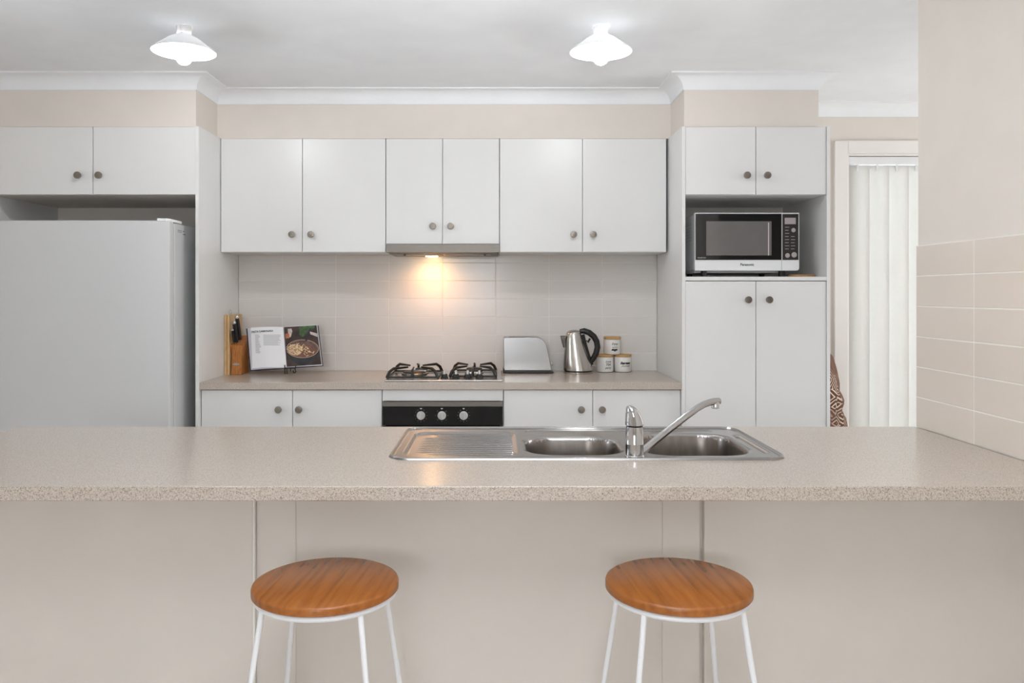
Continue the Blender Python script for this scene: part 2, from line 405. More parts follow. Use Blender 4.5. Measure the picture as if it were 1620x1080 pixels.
# ------------------------------------------------------------------ cabinets
kb = MB().lathey([(.0075, 0), (.0075, -.010), (.012, -.013), (.0165, -.017), (.0175, -.026), (.0165, -.0285), (.011, -.0295)], (0, 0), 20)
KNOB = None
def knob(door, x, y, z):
    global KNOB
    if KNOB is None:
        KNOB = kb.build('knob', 'knob', door, local=True); KNOB.location = Vector((x, y, z))-wloc(door)
        return KNOB
    return share(KNOB, door, (x, y, z))
def door(parent, x0, x1, y, z0, z1, kx=None, kz=None, name='door'):
    d = box(name, 'lam', parent, x0+.0015, x1-.0015, y, y+.017, z0+.0015, z1-.0015, .0012)
    if kx is not None: knob(d, kx, y, kz)
    return d
KZ = lambda y, d: CH-(y-VY)*d/F
KX = lambda x, d: (x-VX)*d/F

# wall cabinets
Y = 4.23
G = 'wall cabinets above the backsplash'
for (x0, xm, x1, z0, ka, kb_, ky, lab) in (
        (-1.4575, -1.025, -.5845, 1.555, 463, 493, 371, 'white two-door wall cabinet above the open cookbook'),
        (-.583, -.284, .0165, 1.598, 685, 713, 358, 'short white two-door wall cabinet directly above the rangehood'),
        (.018, .4565, .9005, 1.555, 907, 938, 371, 'white two-door wall cabinet above the toaster and kettle')):
    t = thing('wall_cabinet', lab, 'cabinet', ((x0+x1)/2, Y+.15, z0), G)
    box('body', 'lam', t, x0, x1, Y+.019, BACK-.009, z0, CT)
    door(t, x0, xm, Y, z0, CT, KX(ka, Y), KZ(ky, Y)); door(t, xm, x1, Y, z0, CT, KX(kb_, Y), KZ(ky, Y))
# cabinet over the fridge, with its end panels
D = 3.93
t = thing('fridge_cabinet', 'white two-door cabinet above the refrigerator', 'cabinet', (-1.98, D+.3, 1.822))
box('body', 'lamin', t, -2.486, -1.477, D+.019, BACK, 1.822, CT)
door(t, -2.486, KX(147, D), D, 1.822, CT, KX(126, D), KZ(278, D)); door(t, KX(147, D), -1.477, D, 1.822, CT, KX(159, D), KZ(278, D))
tag(box('end_panel', 'lam', None, -1.4757, -1.4590, D-.008, BACK-.009, 0, CT, .001), 'tall white end panel between refrigerator and back worktop', 'panel')
tag(box('end_panel', 'lam', None, LEFT+.001, -2.487, D-.008, BACK, 0, CT, .001), 'tall white end panel at far left edge beside refrigerator', 'panel')
# tall pantry unit with microwave niche
t = thing('pantry_cabinet', 'tall white pantry cabinet with an open niche holding the microwave', 'cabinet', (1.275, D+.3, 0))
box('side_panel', 'lam', t, .912, .929, D-.004, BACK-.009, 0, CT, .001)
box('side_panel', 'lam', t, 1.623, 1.640, D-.004, BACK, 0, CT, .001)
box('upper_box', 'lam', t, .929, 1.623, D+.019, BACK, 1.822, CT)
box('lower_box', 'lam', t, .929, 1.623, D+.019, BACK, .1, 1.398)
box('shelf', 'lam', t, .929, 1.623, D-.002, BACK-.012, 1.400, 1.4196, .001)
box('back_panel', 'wall', t, .929, 1.623, BACK-.012, BACK, 1.398, 1.822)
box('plinth', 'lam', t, .929, 1.623, D+.06, D+.075, 0, .1)
xm = 1.2765
door(t, .929, xm, D, 1.822, CT, KX(1180, D), KZ(278, D)); door(t, xm, 1.623, D, 1.822, CT, KX(1212, D), KZ(278, D))
door(t, .929, xm, D, .1, 1.398, KX(1182, D), KZ(474, D)); door(t, xm, 1.623, D, .1, 1.398, KX(1215, D), KZ(474, D))
# base cabinets
B = 3.95
for (x0, xm, x1, ka, kb_, lab) in ((-1.457, -1.0058, -.564, 442, 474, 'white two-door base cabinet under the open cookbook'),
                                  (.0365, .477, .9115, 919, 952, 'white two-door base cabinet under the toaster and kettle')):
    t = thing('base_cabinet', lab, 'cabinet', ((x0+x1)/2, B+.28, 0), 'base cabinets under the back worktop')
    box('body', 'lam', t, x0, x1, B+.019, BACK-.01, .1, .862); box('plinth', 'lam', t, x0, x1, B+.06, B+.075, 0, .1)
    door(t, x0, xm, B, .1, .861, KX(ka, B), KZ(647, B)); door(t, xm, x1, B, .1, .861, KX(kb_, B), KZ(647, B))
OA, OB = -.561, .0335
t = thing('oven_cabinet', 'white oven cabinet with a narrow filler strip under the cooktop', 'cabinet', (-.264, B+.28, 0))
MB().box(OA-.002, OA+.012, B+.021, BACK-.01, .1, .862).box(OB-.012, OB+.002, B+.021, BACK-.01, .1, .862).box(OA+.012, OB-.012, B+.021, BACK-.01, .1, .2).build('body', 'lam', t)
box('filler_strip', 'lam', t, OA, OB, B, B+.017, .807, .861, .0012)
box('plinth', 'lam', t, OA, OB, B+.06, B+.075, 0, .1)
box('drawer', 'lam', t, OA, OB, B, B+.017, .1, .203, .0012)

# built-in oven
ov = thing('oven', 'built-in black oven with three silver dials and steel trim', 'oven', (-.264, B+.25, .205))
box('body', 'black', ov, OA+.014, OB-.014, B+.01, BACK-.06, .205, .80)
box('control_panel', 'oven', ov, OA+.002, OB-.002, B-.012, B+.010, .688, .780, .001)
st = box('steel_trim', 'hood', ov, OA+.002, OB-.002, B-.014, B+.010, .781, .804, .001)
box('oven_door', 'oven', ov, OA+.002, OB-.002, B-.012, B+.010, .21, .684, .002)
MB().tube([(OA+.05, B-.012, .645), (OA+.05, B-.045, .645), (OB-.05, B-.045, .645), (OB-.05, B-.012, .645)], .008).build('handle', 'steel', ov)
for i, px in enumerate((666, 699, 733.5)):
    c = at(px, 657, B-.012)
    d = MB().lathey([(.021, B-.012), (.021, B-.018), (.0185, B-.020), (.0175, B-.034), (.016, B-.036)], (c.x, c.z), 28).build('dial', 'dial', ov)
    MB().xz([(c.x-.005, c.z-.0175), (c.x+.005, c.z-.0175), (c.x+.005, c.z+.0175), (c.x-.005, c.z+.0175)], B-.044, B-.030).build('grip', 'dial', d, .002)
    mk = MB()
    for k in range(12 if i != 1 else 8):
        a = R(90 - (k+1)*(30 if i != 1 else 40)) if i != 1 else R(90-k*45)
        x, z = c.x+.030*math.cos(a), c.z+.030*math.sin(a)
        mk.box(x-.0011, x+.0011, B-.0126, B-.0119, z-.0011, z+.0011)
    mk.box(c.x-.005, c.x+.005, B-.0126, B-.0119, c.z+.032, c.z+.0365)
    mk.build('dial_marking', 'print', ov)['kind'] = 'stuff'

# back worktop
tag(box('back_worktop', 'bench', None, -1.4585, .9115, D, BACK-.0085, .8635, .9, .003), 'speckled beige worktop along the tiled back wall', 'worktop')

# rangehood
h = thing('rangehood', 'slim stainless slide-out rangehood with a lit lamp above the cooktop', 'rangehood', (-.283, 4.37, 1.545))
hx0, hx1 = KX(611, 4.215), KX(790.5, 4.215)
box('front_lip', 'hood', h, hx0, hx1, 4.212, 4.228, 1.553, 1.5965, .001)
MB().yz([(4.228, 1.596), (4.228, 1.553), (4.25, 1.546), (4.52, 1.546), (4.52, 1.596)], hx0+.012, hx1-.012).build('body', 'hood', h)
for k in range(2):
    a = hx0+.05+k*.26
    f_ = box('filter', 'hood', h, a, a+.24, 4.265, 4.385, 1.542, 1.546)
ln = MB().lathe([(.034, 1.546), (.034, 1.541), (.028, 1.539)], (KX(683, 4.42), 4.425), 24).build('lamp_lens', 'hoodlamp', h)
for px in (641, 767):
    MB().lathe([(.006, 1.546), (.005, 1.538)], (KX(px, 4.28), 4.255), 12).build('button', 'black', h)
sp = bpy.data.lights.new('hood_lamp_light', 'SPOT'); sp.energy = 1.9; sp.color = (1, .42, .13); sp.spot_size = R(165); sp.spot_blend = .9; sp.shadow_soft_size = .02
so = bpy.data.objects.new('hood_lamp_light', sp); COL.objects.link(so); so.location = (KX(683, 4.42), 4.415, 1.532)

# ------------------------------------------------------------------ refrigerator
f = thing('refrigerator', 'white upright refrigerator standing in the nook at left', 'refrigerator', (-1.93, 4.1, 0))
fx0, fx1, fy, fz = -2.340, -1.536, 3.75, 1.680
box('body', 'fridge', f, fx0+.004, fx1-.002, fy+.075, 4.47, .03, fz-.006, .006)
box('gasket', 'gasket', f, fx0+.02, fx1-.012, fy+.058, fy+.075, .06, fz-.02)
def fdoor(z0, z1):
    n = 9; front = [(fx0+(fx1-fx0)*k/n, fy+.010*(2*k/n-1)**2) for k in range(n+1)]
    MB().xy(front+[(fx1, fy+.058), (fx0, fy+.058)], z0, z1).build('fridge_door', 'fridge', f, .006, 3)
fdoor(.66, fz); fdoor(.06, .652)
for zc in (.03,): box('kick_plate', 'fridges', f, fx0+.02, fx1-.02, fy+.08, fy+.12, .0, .06)
MB().xy([(fx1-.058, fy+.005), (fx1-.012, fy+.005), (fx1-.002, fy+.03), (fx1-.004, fy+.17), (fx1-.05, fy+.17)], fz-.004, fz+.010).build('hinge_cover', 'mwhite', f, .003)
sd = MB()
for k, (dy, dz, w_, h_) in enumerate(((.02, -.036, .05, .004), (.02, -.044, .05, .003), (.085, -.036, .018, .006), (.085, -.050, .032, .006))):
    sd.box(fx1-.0026, fx1-.0014, fy+.09+dy, fy+.09+dy+w_, fz+dz-h_, fz+dz)
sd.build('sticker_print', 'inkg', f)

# ------------------------------------------------------------------ microwave
mw = thing('microwave', 'white microwave oven with black glass door in the pantry niche', 'microwave', (1.257, 4.18, 1.4196))
my = 4.0; mx0, mx1 = KX(1099.5, my), KX(1264.5, my); mt, mb_ = KZ(336.5, my), KZ(428, my)
box('casing', 'mwhite', mw, mx0+.004, mx1-.004, my+.03, my+.40, mb_+.004, mt-.002, .006)
zs = KZ(411, my); xs = KX(1236.5, my)
MB().xz([(mx0, mb_), (mx1-.012, mb_), (mx1-.003, mb_+.004), (mx1, mb_+.012), (mx1, mt), (mx0, mt)], my, my+.03).build('front_frame', 'mwhite', mw, .0015)
dg = box('door_glass', 'mglass', mw, mx0+.002, xs-.002, my-.004, my+.001, zs, mt-.005, .001)
box('window', 'mwin', dg, KX(1117, my), KX(1220, my), my-.0055, my-.003, KZ(404, my), KZ(350, my), .0005)
box('window_edge', 'print', dg, KX(1214.5, my), KX(1216, my), my-.006, my-.0053, KZ(404, my), KZ(352, my))
cp = box('control_panel', 'mpanel', mw, xs+.004, mx1-.005, my-.003, my+.001, zs, mt-.006, .001)
box('display', 'lcd', cp, KX(1241, my), KX(1258.5, my), my-.004, my-.0025, KZ(354.5, my), KZ(344.5, my))
bt = MB()
for r_ in range(8):
    for c_ in range(2):
        if r_ < 3 and c_ == 1: continue
        x = KX(1241.5+c_*9.5, my); z = KZ(359+r_*4.9, my)
        bt.box(x, x+.021-.003*(r_ % 2), my-.0037, my-.0028, z-.0022, z)
bt.build('button_print', 'print', cp)
for px, py, rad in ((1255, 364, .011), (1245.5, 404, .012), (1256, 403, .014)):
    c = at(px, py, my); MB().lathey([(rad, my-.0028), (rad*.9, my-.0042)], (c.x, c.z), 18).build('button_pad', 'lcd', cp)
box('door_gap', 'gasket', mw, xs-.0015, xs+.0015, my-.0008, my+.001, mb_+.001, mt-.003)
tc = at(1182, 418.5, my)
text_on('brand_lettering', 'ink', mw, 'Panasonic', .0175, lambda u, v: (tc.x+u, my-.0006, tc.z+v), bold=.0004)
td = at(1110, 407.5, my)
text_on('door_lettering', 'print', dg, 'inverter', .0105, lambda u, v: (td.x+u*1.25, my-.0046, td.z+v))
for xx in (mx0+.045, mx1-.085):
    for yy in (my+.04, my+.34):
        MB().lathe([(.014, 1.4196), (.016, mb_+.006)], (xx+.01, yy), 16).build('foot', 'black', mw)
box('base_plate', 'gasket', mw, mx0+.01, mx1-.06, my+.05, my+.37, mb_-.010, mb_+.006)
vt = MB()
for k in range(6):
    z = mt-.05-k*.016; vt.box(mx0+.0025, mx0+.0042, my+.09, my+.22, z-.005, z)
vt.build('side_vent', 'gasket', mw)
tag(MB().lathe([(.0, 1.4198), (.066, 1.4198), (.069, 1.424), (.069, 1.430), (.064, 1.433), (0, 1.433)], (1.548, 4.06), 32).build('cork_trivet', 'boardd'), 'flat pale round trivet on the niche shelf beside the microwave', 'trivet')

# ------------------------------------------------------------------ cooktop
ck = thing('gas_cooktop', 'stainless steel gas cooktop with black trivets on the back worktop', 'cooktop', (-.26, 4.2, .9))
cx0, cx1, cy0, cy1 = KX(608.5, 3.965), KX(795, 3.965), 3.958, 4.455
box('steel_plate', 'steel', ck, cx0, cx1, cy0, cy1, .9, .909, .004)
def grate(cx, cy, hx, hy):
    g = MB(); z = .912
    g.tube([(cx-hx, cy-hy, z+.004), (cx+hx, cy-hy, z+.004), (cx+hx, cy+hy, z+.004), (cx-hx, cy+hy, z+.004)], .0055, 8, True)
    o = g.build('trivet_frame', 'iron', ck)
    for (dx, dy) in ((1, 1), (1, -1), (-1, 1), (-1, -1)):
        p0 = Vector((cx+dx*hx, cy+dy*hy, z+.002)); p3 = Vector((cx+dx*.035, cy+dy*.05, .957))
        p1 = p0+Vector((-dx*.012, -dy*.012, .028)); p2 = p0+Vector((-dx*.030, -dy*.03, .043))
        MB().tube([p0, p1, p2, p3], [.008, .008, .0075, .0045], 8).build('trivet_arm', 'iron', ck)
    for (dx, dy) in ((0, 1), (0, -1)):
        p0 = Vector((cx, cy+dy*hy, z+.004)); MB().tube([p0, p0+Vector((0, -dy*.006, .036)), p0+Vector((0, -dy*.07, .044))], [.007, .006, .004], 8).build('trivet_arm', 'iron', ck)
def burner(cx, cy, r):
    b_ = MB().lathe([(r*1.12, .909), (r*1.1, .914), (r, .916), (r, .928), (r*.96, .930), (r*.5, .930)], (cx, cy), 28).build('burner_ring', 'steelv', ck)
    MB().lathe([(r*.92, .930), (r*.92, .934), (r*.8, .937), (r*.2, .937)], (cx, cy), 28).build('burner_cap', 'iron', b_)
gl = KX(657.5, 4.18); gr = KX(749.5, 4.22)
grate(gl, 4.18, .128, .165); grate(gr, 4.23, .118, .165)
burner(gl, 4.12, .066); burner(gl+.02, 4.30, .036); burner(gr, 4.32, .046); burner(gr, 4.19, .03)
for px in (703.5, 721.5, 740, 758.5):
    x = KX(px, 4.05); yk = 4.035
    kk = MB().lathe([(.020, .909), (.020, .914), (.0165, .917), (.0150, .930), (.0125, .932)], (x, yk), 24).build('control_knob', 'black', ck)
    MB().box(x-.005, x+.005, yk-.0135, yk+.0135, .928, .949).build('grip', 'dial', kk, .002)

# ------------------------------------------------------------------ toaster
ty0, ty1 = 4.375, 4.508
tp = [at(x, y, ty0) for x, y in ((797, 586), (796.7, 535.5), (798, 534), (849, 533.6), (854, 534.6), (859, 537.5), (862.5, 541.5), (865, 548), (868, 560), (872.3, 583), (872.6, 586))]
to = thing('toaster', 'brushed steel toaster with sloping end on the back worktop', 'toaster', (.17, 4.44, .9))
MB().xz([(p.x, p.z) for p in tp], ty0, ty1).build('steel_shell', 'toast', to, .004, 3)
zb = tp[0].z
MB().xz([(tp[0].x-.004, .902), (tp[0].x-.004, zb+.012), (tp[0].x+.003, zb+.012), (tp[0].x+.006, zb+.001), (tp[-1].x-.004, zb+.001), (tp[-1].x+.013, .906), (tp[-1].x+.008, .902)], ty0-.001, ty1+.001).build('plastic_base', 'black', to, .002)
for yy in (4.415, 4.468):
    box('bread_slot', 'black', to, tp[0].x+.03, tp[0].x+.17, yy-.013, yy+.013, 1.094, 1.0965)
lv = at(871.5, 575, 4.44); box('lever', 'chrome', to, lv.x, lv.x+.010, 4.425, 4.455, lv.z-.008, lv.z+.008, .002)
for xx in (.07, .28):
    for yy in (4.39, 4.49): MB().lathe([(.007, .9), (.007, .9025)], (xx, yy), 10).build('foot', 'black', to)

# ------------------------------------------------------------------ kettle
kd = 4.385
ket = thing('kettle', 'stainless steel cordless kettle with black handle beside the canisters', 'kettle', (.448, kd, .9))
ppm = F/kd
def ring(xl, xr, z, n=36, ry=None):
    c = (xl+xr)/2; r = (xr-xl)/2
    return [(c+r*math.cos(2*math.pi*k/n), kd+(ry or r)*math.sin(2*math.pi*k/n), z) for k in range(n)]
kx = lambda p: (p-VX)/ppm
kz = lambda p: CH-(p-VY)/ppm
MB().loft([ring(kx(892), kx(937.5), .900), ring(kx(891.5), kx(938), .903), ring(kx(891.5), kx(938), .910), ring(kx(892.5), kx(937), .912)]).build('power_base', 'steelv', ket)
MB().loft([ring(kx(893), kx(936.5), .912), ring(kx(893), kx(936.5), .918)]).build('base_band', 'black', ket)
prf = [(892, 937, .918), (891.8, 936.8, .925), (891.6, 935, .95), (892, 931.5, .985), (892.8, 928, 1.02), (893.8, 924.5, 1.055), (894.8, 921.5, 1.09), (895.5, 919.5, 1.115), (896.2, 918.8, 1.121)]
MB().loft([ring(kx(a), kx(b), z) for a, b, z in prf]).build('steel_body', 'steelv', ket)
MB().loft([ring(kx(a), kx(b), z) for a, b, z in ((896, 919.5, 1.121), (897, 919, 1.127), (900, 917, 1.134), (905, 913, 1.138))]).build('lid', 'steelv', ket)
hp = [(917, 524), (924, 523.2), (932, 526), (939.5, 532), (944, 540), (945.3, 549), (943, 559), (938.5, 567), (935, 573), (936.5, 579)]
hr = []
for i, (px, py) in enumerate(hp):
    p = Vector((kx(px), kd, kz(py)))
    hr.append(p)
MB().tube(hr, [.012, .016, .0165, .0165, .0165, .0165, .016, .015, .012, .008], 12).build('handle', 'black', ket)
MB().tube([(kx(922), kd, kz(529)), (kx(926), kd, kz(545)), (kx(931), kd, kz(562)), (kx(936), kd, kz(576))], [.010, .009, .009, .008], 10).build('handle_strip', 'black', ket)
MB().loft([[(kx(895.5), kd-.022, kz(531)), (kx(886.8), kd, kz(531)), (kx(895.5), kd+.022, kz(531))],
           [(kx(893.5), kd-.016, kz(542)), (kx(889.2), kd, kz(542)), (kx(893.5), kd+.016, kz(542))],
           [(kx(893), kd-.004, kz(550)), (kx(891.6), kd, kz(550)), (kx(893), kd+.004, kz(550))]]).build('spout', 'steelv', ket, .001)
MB().tube([(kx(894.5), kd-.018, kz(531)), (kx(886.8), kd, kz(531)), (kx(889.2), kd-.001, kz(542)), (kx(891.4), kd-.001, kz(549))], .0016, 6).build('spout_edge', 'black', ket)
MB().tube([(kx(933), kd-.008, kz(535)), (kx(930), kd-.008, kz(541)), (kx(927.5), kd-.006, kz(538))], [.006, .006, .004], 8).build('lid_button', 'black', ket)
MB().box(kx(936), kx(942.5), kd-.012, kd+.012, kz(579.5), kz(577)).build('switch', 'lcd', ket, .002)

# ------------------------------------------------------------------ canisters
CD = 4.468
def canister(px, zb, lines, lab, ang):
    x = KX(px, CD); r = .0475
    t = thing('canister', lab, 'canister', (x, CD, zb), 'lettered canisters on the back worktop')
    body = MB().lathe([(r-.010, zb), (r-.003, zb+.003), (r, zb+.010), (r, zb+.080), (r-.002, zb+.084), (r-.006, zb+.085)], (x, CD), 40).build('jar', 'ceramic', t)
    MB().lathe([(r-.006, zb+.085), (r+.001, zb+.086), (r+.001, zb+.096), (r-.002, zb+.098), (.005, zb+.098)], (x, CD), 40).build('lid', 'lid', t)
    for s_, size, dz, bold in lines:
        def fn(u, v, dz=dz):
            a = R(-90+ang)+u/r
            return (x+(r+.0004)*math.cos(a), CD+(r+.0004)*math.sin(a), zb+dz+v)
        text_on('lettering', 'ink', t, s_, size, fn, shear=.35, bold=bold)
canister(957.2, .9, [('Love', .016, .060, .0002), ('TEA', .017, .043, .0003), ('party', .016, .026, .0002)], 'white canister lettered TEA with wooden lid nearest the kettle', 14)
canister(985.3, .9, [('Espresso', .0165, .052, .0012), ('yourself', .0145, .036, .0001)], 'white wooden-lidded canister lettered Espresso yourself at the lower right', 10)
canister(968.6, .998, [('Enjoy', .0165, .060, .0003), ('some', .0145, .042, .0001), ('sugar', .018, .029, .0012)], 'white canister lettered sugar, stacked on top of the other two', 10)

# ------------------------------------------------------------------ cutting board and knife block
bd = thing('cutting_board', 'thick striped wooden chopping board standing against the white end panel', 'cutting board', (-1.44, 4.37, .9))
xb = -1.4575
for k, (a, b, m_) in enumerate(((0, .011, 'boardl'), (.011, .018, 'boardd'), (.018, .027, 'boardl'))):
    box('wood_strip', m_, bd, xb+a, xb+b, 4.285, 4.50, .9, 1.222, .001)
lp = at(363.5, 497, 4.30)
MB().tube([(xb+.016, 4.32, 1.221), (xb+.016, 4.316, 1.24), (xb+.021, 4.318, 1.251), (xb+.026, 4.322, 1.24), (xb+.022, 4.324, 1.222)], .0012, 6).build('wire_loop', 'chrome', bd)
kn = thing('knife_block', 'orange-brown wooden knife block with oval silver badge beside the cookbook', 'knife block', (-1.40, 4.36, .9))
kc = -1.398
rings = []
for (y0, y1, hw, z) in ((4.295, 4.42, .028, .9), (4.305, 4.44, .0265, 1.0), (4.302, 4.455, .0345, 1.060)):
    rings.append([(kc-hw, y0, z), (kc+hw, y0, z), (kc+hw, y1, z+(.0 if z < 1.05 else .045)), (kc-hw, y1, z+(.0 if z < 1.05 else .045))])
MB().loft(rings).build('block', 'block', kn, .003)
ob = MB(); n = 24
ob.loft([[(kc+.019*math.cos(2*math.pi*k/n), yy, .957+.006*math.sin(2*math.pi*k/n)) for k in range(n)] for yy in (4.3015, 4.2985)]).build('badge', 'chrome', kn)
for (bx, by, bz, tx, tz, r_, lab) in ((374.5, 541, 4.315, 370, 508, .0105, 'black-handled kitchen knife at the front of the knife block, reaching mid height'),
                                      (379.5, 537, 4.345, 374.5, 499, .0115, 'tallest black-handled kitchen knife in the knife block, at the back'),
                                      (370.3, 541, 4.306, 367.0, 520, .0075, 'shortest black-handled kitchen knife low at the left of the knife block')):
    p0 = at(bx, by, bz); p1 = at(tx, tz, bz-.05)
    t = thing('kitchen_knife', lab, 'knife', p0, 'knives in the wooden block')
    d_ = (p1-p0)
    MB().tube([p0-d_*.25, p0], [.004, .004], 8).build('blade', 'steel', t)
    MB().tube([p0, p0+d_*.1, p0+d_*.45, p0+d_*.9], [r_*.8, r_, r_*1.05, r_*.95], 10).build('handle', 'black', t)
    MB().tube([p0+d_*.9, p0+d_*.96, p1], [r_*1.02, r_*1.02, r_*.7], 10).build('end_cap', 'steel', t)

# ------------------------------------------------------------------ cookbook on its wire stand
bkx = thing('cookbook', 'open cookbook showing a recipe page and a pasta photograph', 'book', (-1.2, 4.36, .935))
def bp(x, y, off=0):         # point on the leaning book, off = millimetres towards the viewer
    d = 4.335+(582-y)/66*.062 - off/1000
    return at(x, y, d)
def slab(corner_px, t0, t1, name, m, parent, curve=None, n=10):
    (ax, ay), (bx_, by_), (cx_, cy_), (dx_, dy_) = corner_px     # TL TR BR BL
    fr_, bk_ = [], []
    mbk = MB(); rings = []
    for k in range(n+1):
        u = k/n; c = curve(u) if curve else 0
        tx, ty = ax+(bx_-ax)*u, ay+(by_-ay)*u; lx, ly = dx_+(cx_-dx_)*u, dy_+(cy_-dy_)*u
        rise = c*.12
        rings.append([bp(tx, ty-rise, t1+c), bp(lx, ly-rise, t1+c), bp(lx, ly-rise, t0), bp(tx, ty-rise, t0)])
    mbk.loft(rings)
    return mbk.build(name, m, parent, angle=50)
slab([(389.3, 519.6), (448, 517.5), (453.6, 583), (395.7, 587)], -4, -1, 'cover', 'cover', bkx, lambda u: 0)
slab([(448, 517.5), (503.8, 514.5), (511.6, 579), (453.6, 583)], -4, -1, 'cover', 'cover', bkx)
hump = lambda u: 6*math.sin(min(1, u*1.0)*math.pi*.93)**.6 if u > 0 else 0
slab([(391.5, 519.4), (448, 517.8), (453.5, 582), (397, 585)], -1, 8, 'page_block', 'pagee', bkx, lambda u: 4*math.sin(u*math.pi*.9))
pg = slab([(396.6, 518), (448, 517.3), (453.5, 581.2), (399.3, 582.3)], 8, 9.5, 'recipe_page', 'paper', bkx, lambda u: 7*math.sin(u*math.pi*.95))
slab([(448.5, 517), (502, 514), (510, 578), (453.8, 581)], -1, 4, 'page_block', 'pagee', bkx, lambda u: 1.5*math.sin(u*math.pi))
pr = slab([(448.5, 516.8), (501.6, 513.6), (509.7, 577.6), (453.8, 580.8)], 4, 5.5, 'photo_page', 'paper', bkx, lambda u: 2*math.sin(u*math.pi))
# printed recipe text
def onpage(x, y): return bp(x, y, 17.5+.2)
lt = MB()
for r_ in range(17):
    y = 529.5+r_*1.75
    for x0, x1 in ((403, 408+random.random()*4), (416, 444-random.random()*6)):
        if r_ > 9 and x0 > 410: continue
        s_ = (y-518)/64*2.6
        lt.quad(onpage(x0+s_, y+.55), onpage(x1+s_, y+.45), onpage(x1+s_, y), onpage(x0+s_, y+.1))
lt.build('recipe_text', 'inkg', pg, smooth=False)
o_ = bp(415, 524, 17.8)
ex = (bp(425, 523.5, 17.8)-bp(415, 524, 17.8))/10; ey = (bp(415, 523, 17.8)-bp(415, 524, 17.8))
text_on('recipe_title', 'ink', pg, 'PASTA CARBONARA', 4.3, lambda u, v: o_+ex*u*.86+ey*v, bold=.06)
# printed photograph: pot of pasta with a dark spoon
def onph(x, y, k=0): return bp(x, y, 7.9+k*.25)
def poly(name, m, pts, k):
    return MB().add([onph(x, y, k) for x, y in pts], [tuple(range(len(pts)))]).build(name, m, pr, smooth=False)
def ell(cx, cy, rx, ry, n=28, a0=0, a1=360): return [(cx+rx*math.cos(R(a0+(a1-a0)*k/n)), cy+ry*math.sin(R(a0+(a1-a0)*k/n))) for k in range(n if a1-a0 == 360 else n+1)]
poly('photo_print', 'photo', [(449, 517.2), (500.9, 514.2), (508.6, 576.2), (454, 580)], 0)
poly('photo_print', 'pot', [(452, 546)] + [(x, y) for x, y in ell(479, 551, 25, 26, 16, 20, 160)][::-1] + [(503, 546)], 1)
poly('photo_print', 'leaf', [(472, 517), (478, 515.9), (497, 514.8), (498, 519), (490, 521), (484, 529), (479, 533), (473, 529), (474, 523)], 1)
poly('photo_print', 'cream', [(455, 520), (461, 519.5), (462.5, 524), (460, 533), (456.5, 533.5)], 1)
poly('photo_print', 'amber', [(451, 528), (457.5, 527), (458, 534.5), (452, 535.5)], 2)
poly('photo_print', 'cream', [(490, 524), (502, 527.5), (502.8, 533), (491, 528.5)], 2)
poly('photo_print', 'rim', [(453, 548)]+ell(478.5, 551.5, 25.8, 14.6, 26, -168, 158), 2)
poly('photo_print', 'potin', [(453.5, 549)]+ell(478.5, 551.5, 24.8, 13.8, 26, -168, 157), 3)
poly('photo_print', 'mince', ell(481, 554, 18, 9.6), 4)
poly('photo_print', 'rim', ell(467, 553, 11.5, 9), 5)
pm = MB(); mm = MB()
for k in range(95):
    a = random.random()*6.28; q = random.random()**.5
    if k < 62: x, y = 467+11.5*q*math.cos(a), 552.5+9*q*math.sin(a)
    else: x, y = 484+13*q*math.cos(a), 554+8.6*q*math.sin(a)
    b_ = random.random()*6.28; L_ = 1.6+random.random()*1.8; hw = .42
    dx, dy = math.cos(b_)*L_, math.sin(b_)*L_*.8; nx, ny = -math.sin(b_)*hw, math.cos(b_)*hw
    tgt = mm if (k % 3 == 0) else pm
    tgt.quad(*[onph(px, py, 6+(k % 7)*.3) for px, py in ((x-dx-nx, y-dy-ny), (x+dx-nx, y+dy-ny), (x+dx+nx, y+dy+ny), (x-dx+nx, y-dy+ny))])
pm.build('pasta_print', 'pasta', pr, smooth=False); mm.build('pasta_print', 'mince', pr, smooth=False)
poly('spoon_print', 'spoon', [(482.5, 538.5), (485.5, 540), (492, 518.8), (490.3, 517.8)], 9)
stn = thing('book_stand', 'small black wire easel holding up the open cookbook', 'book stand', (-1.13, 4.36, .9))
fl = 4.305
MB().tube([at(450.5, 577, fl), at(450.8, 584, fl), (KX(451, fl), fl, .903), ], .003, 8).build('front_leg', 'iron', stn)
MB().tube([(KX(454, fl), fl+.004, .903), at(453.8, 583, fl+.004), at(451, 582, fl+.03)], .0026, 8).build('front_leg', 'iron', stn)
cv = [at(467.5, 577, fl), at(467.3, 583, fl)] + [at(465.8+1.9*math.cos(R(a)), 587+2.6*math.sin(R(a)), fl) for a in range(-60, 230, 30)]
MB().tube(cv, .0027, 8).build('scroll_leg', 'iron', stn)
MB().tube([at(450.8, 582, fl), at(467.3, 582.2, fl)], .003, 8).build('cross_bar', 'iron', stn)
for px in (452, 466):
    MB().tube([at(px, 582.5, fl), at(px, 583.5, 4.345), at(px+1, 560, 4.378), at(px, 545, 4.388)], .002, 8).build('back_rail', 'iron', stn)
MB().tube([at(459, 548, 4.390), (KX(459, 4.45), 4.46, .903)], .002, 8).build('rear_prop', 'iron', stn)
MB().tube([at(452, 545, 4.388), at(466, 545, 4.388)], .002, 8).build('cross_bar', 'iron', stn)

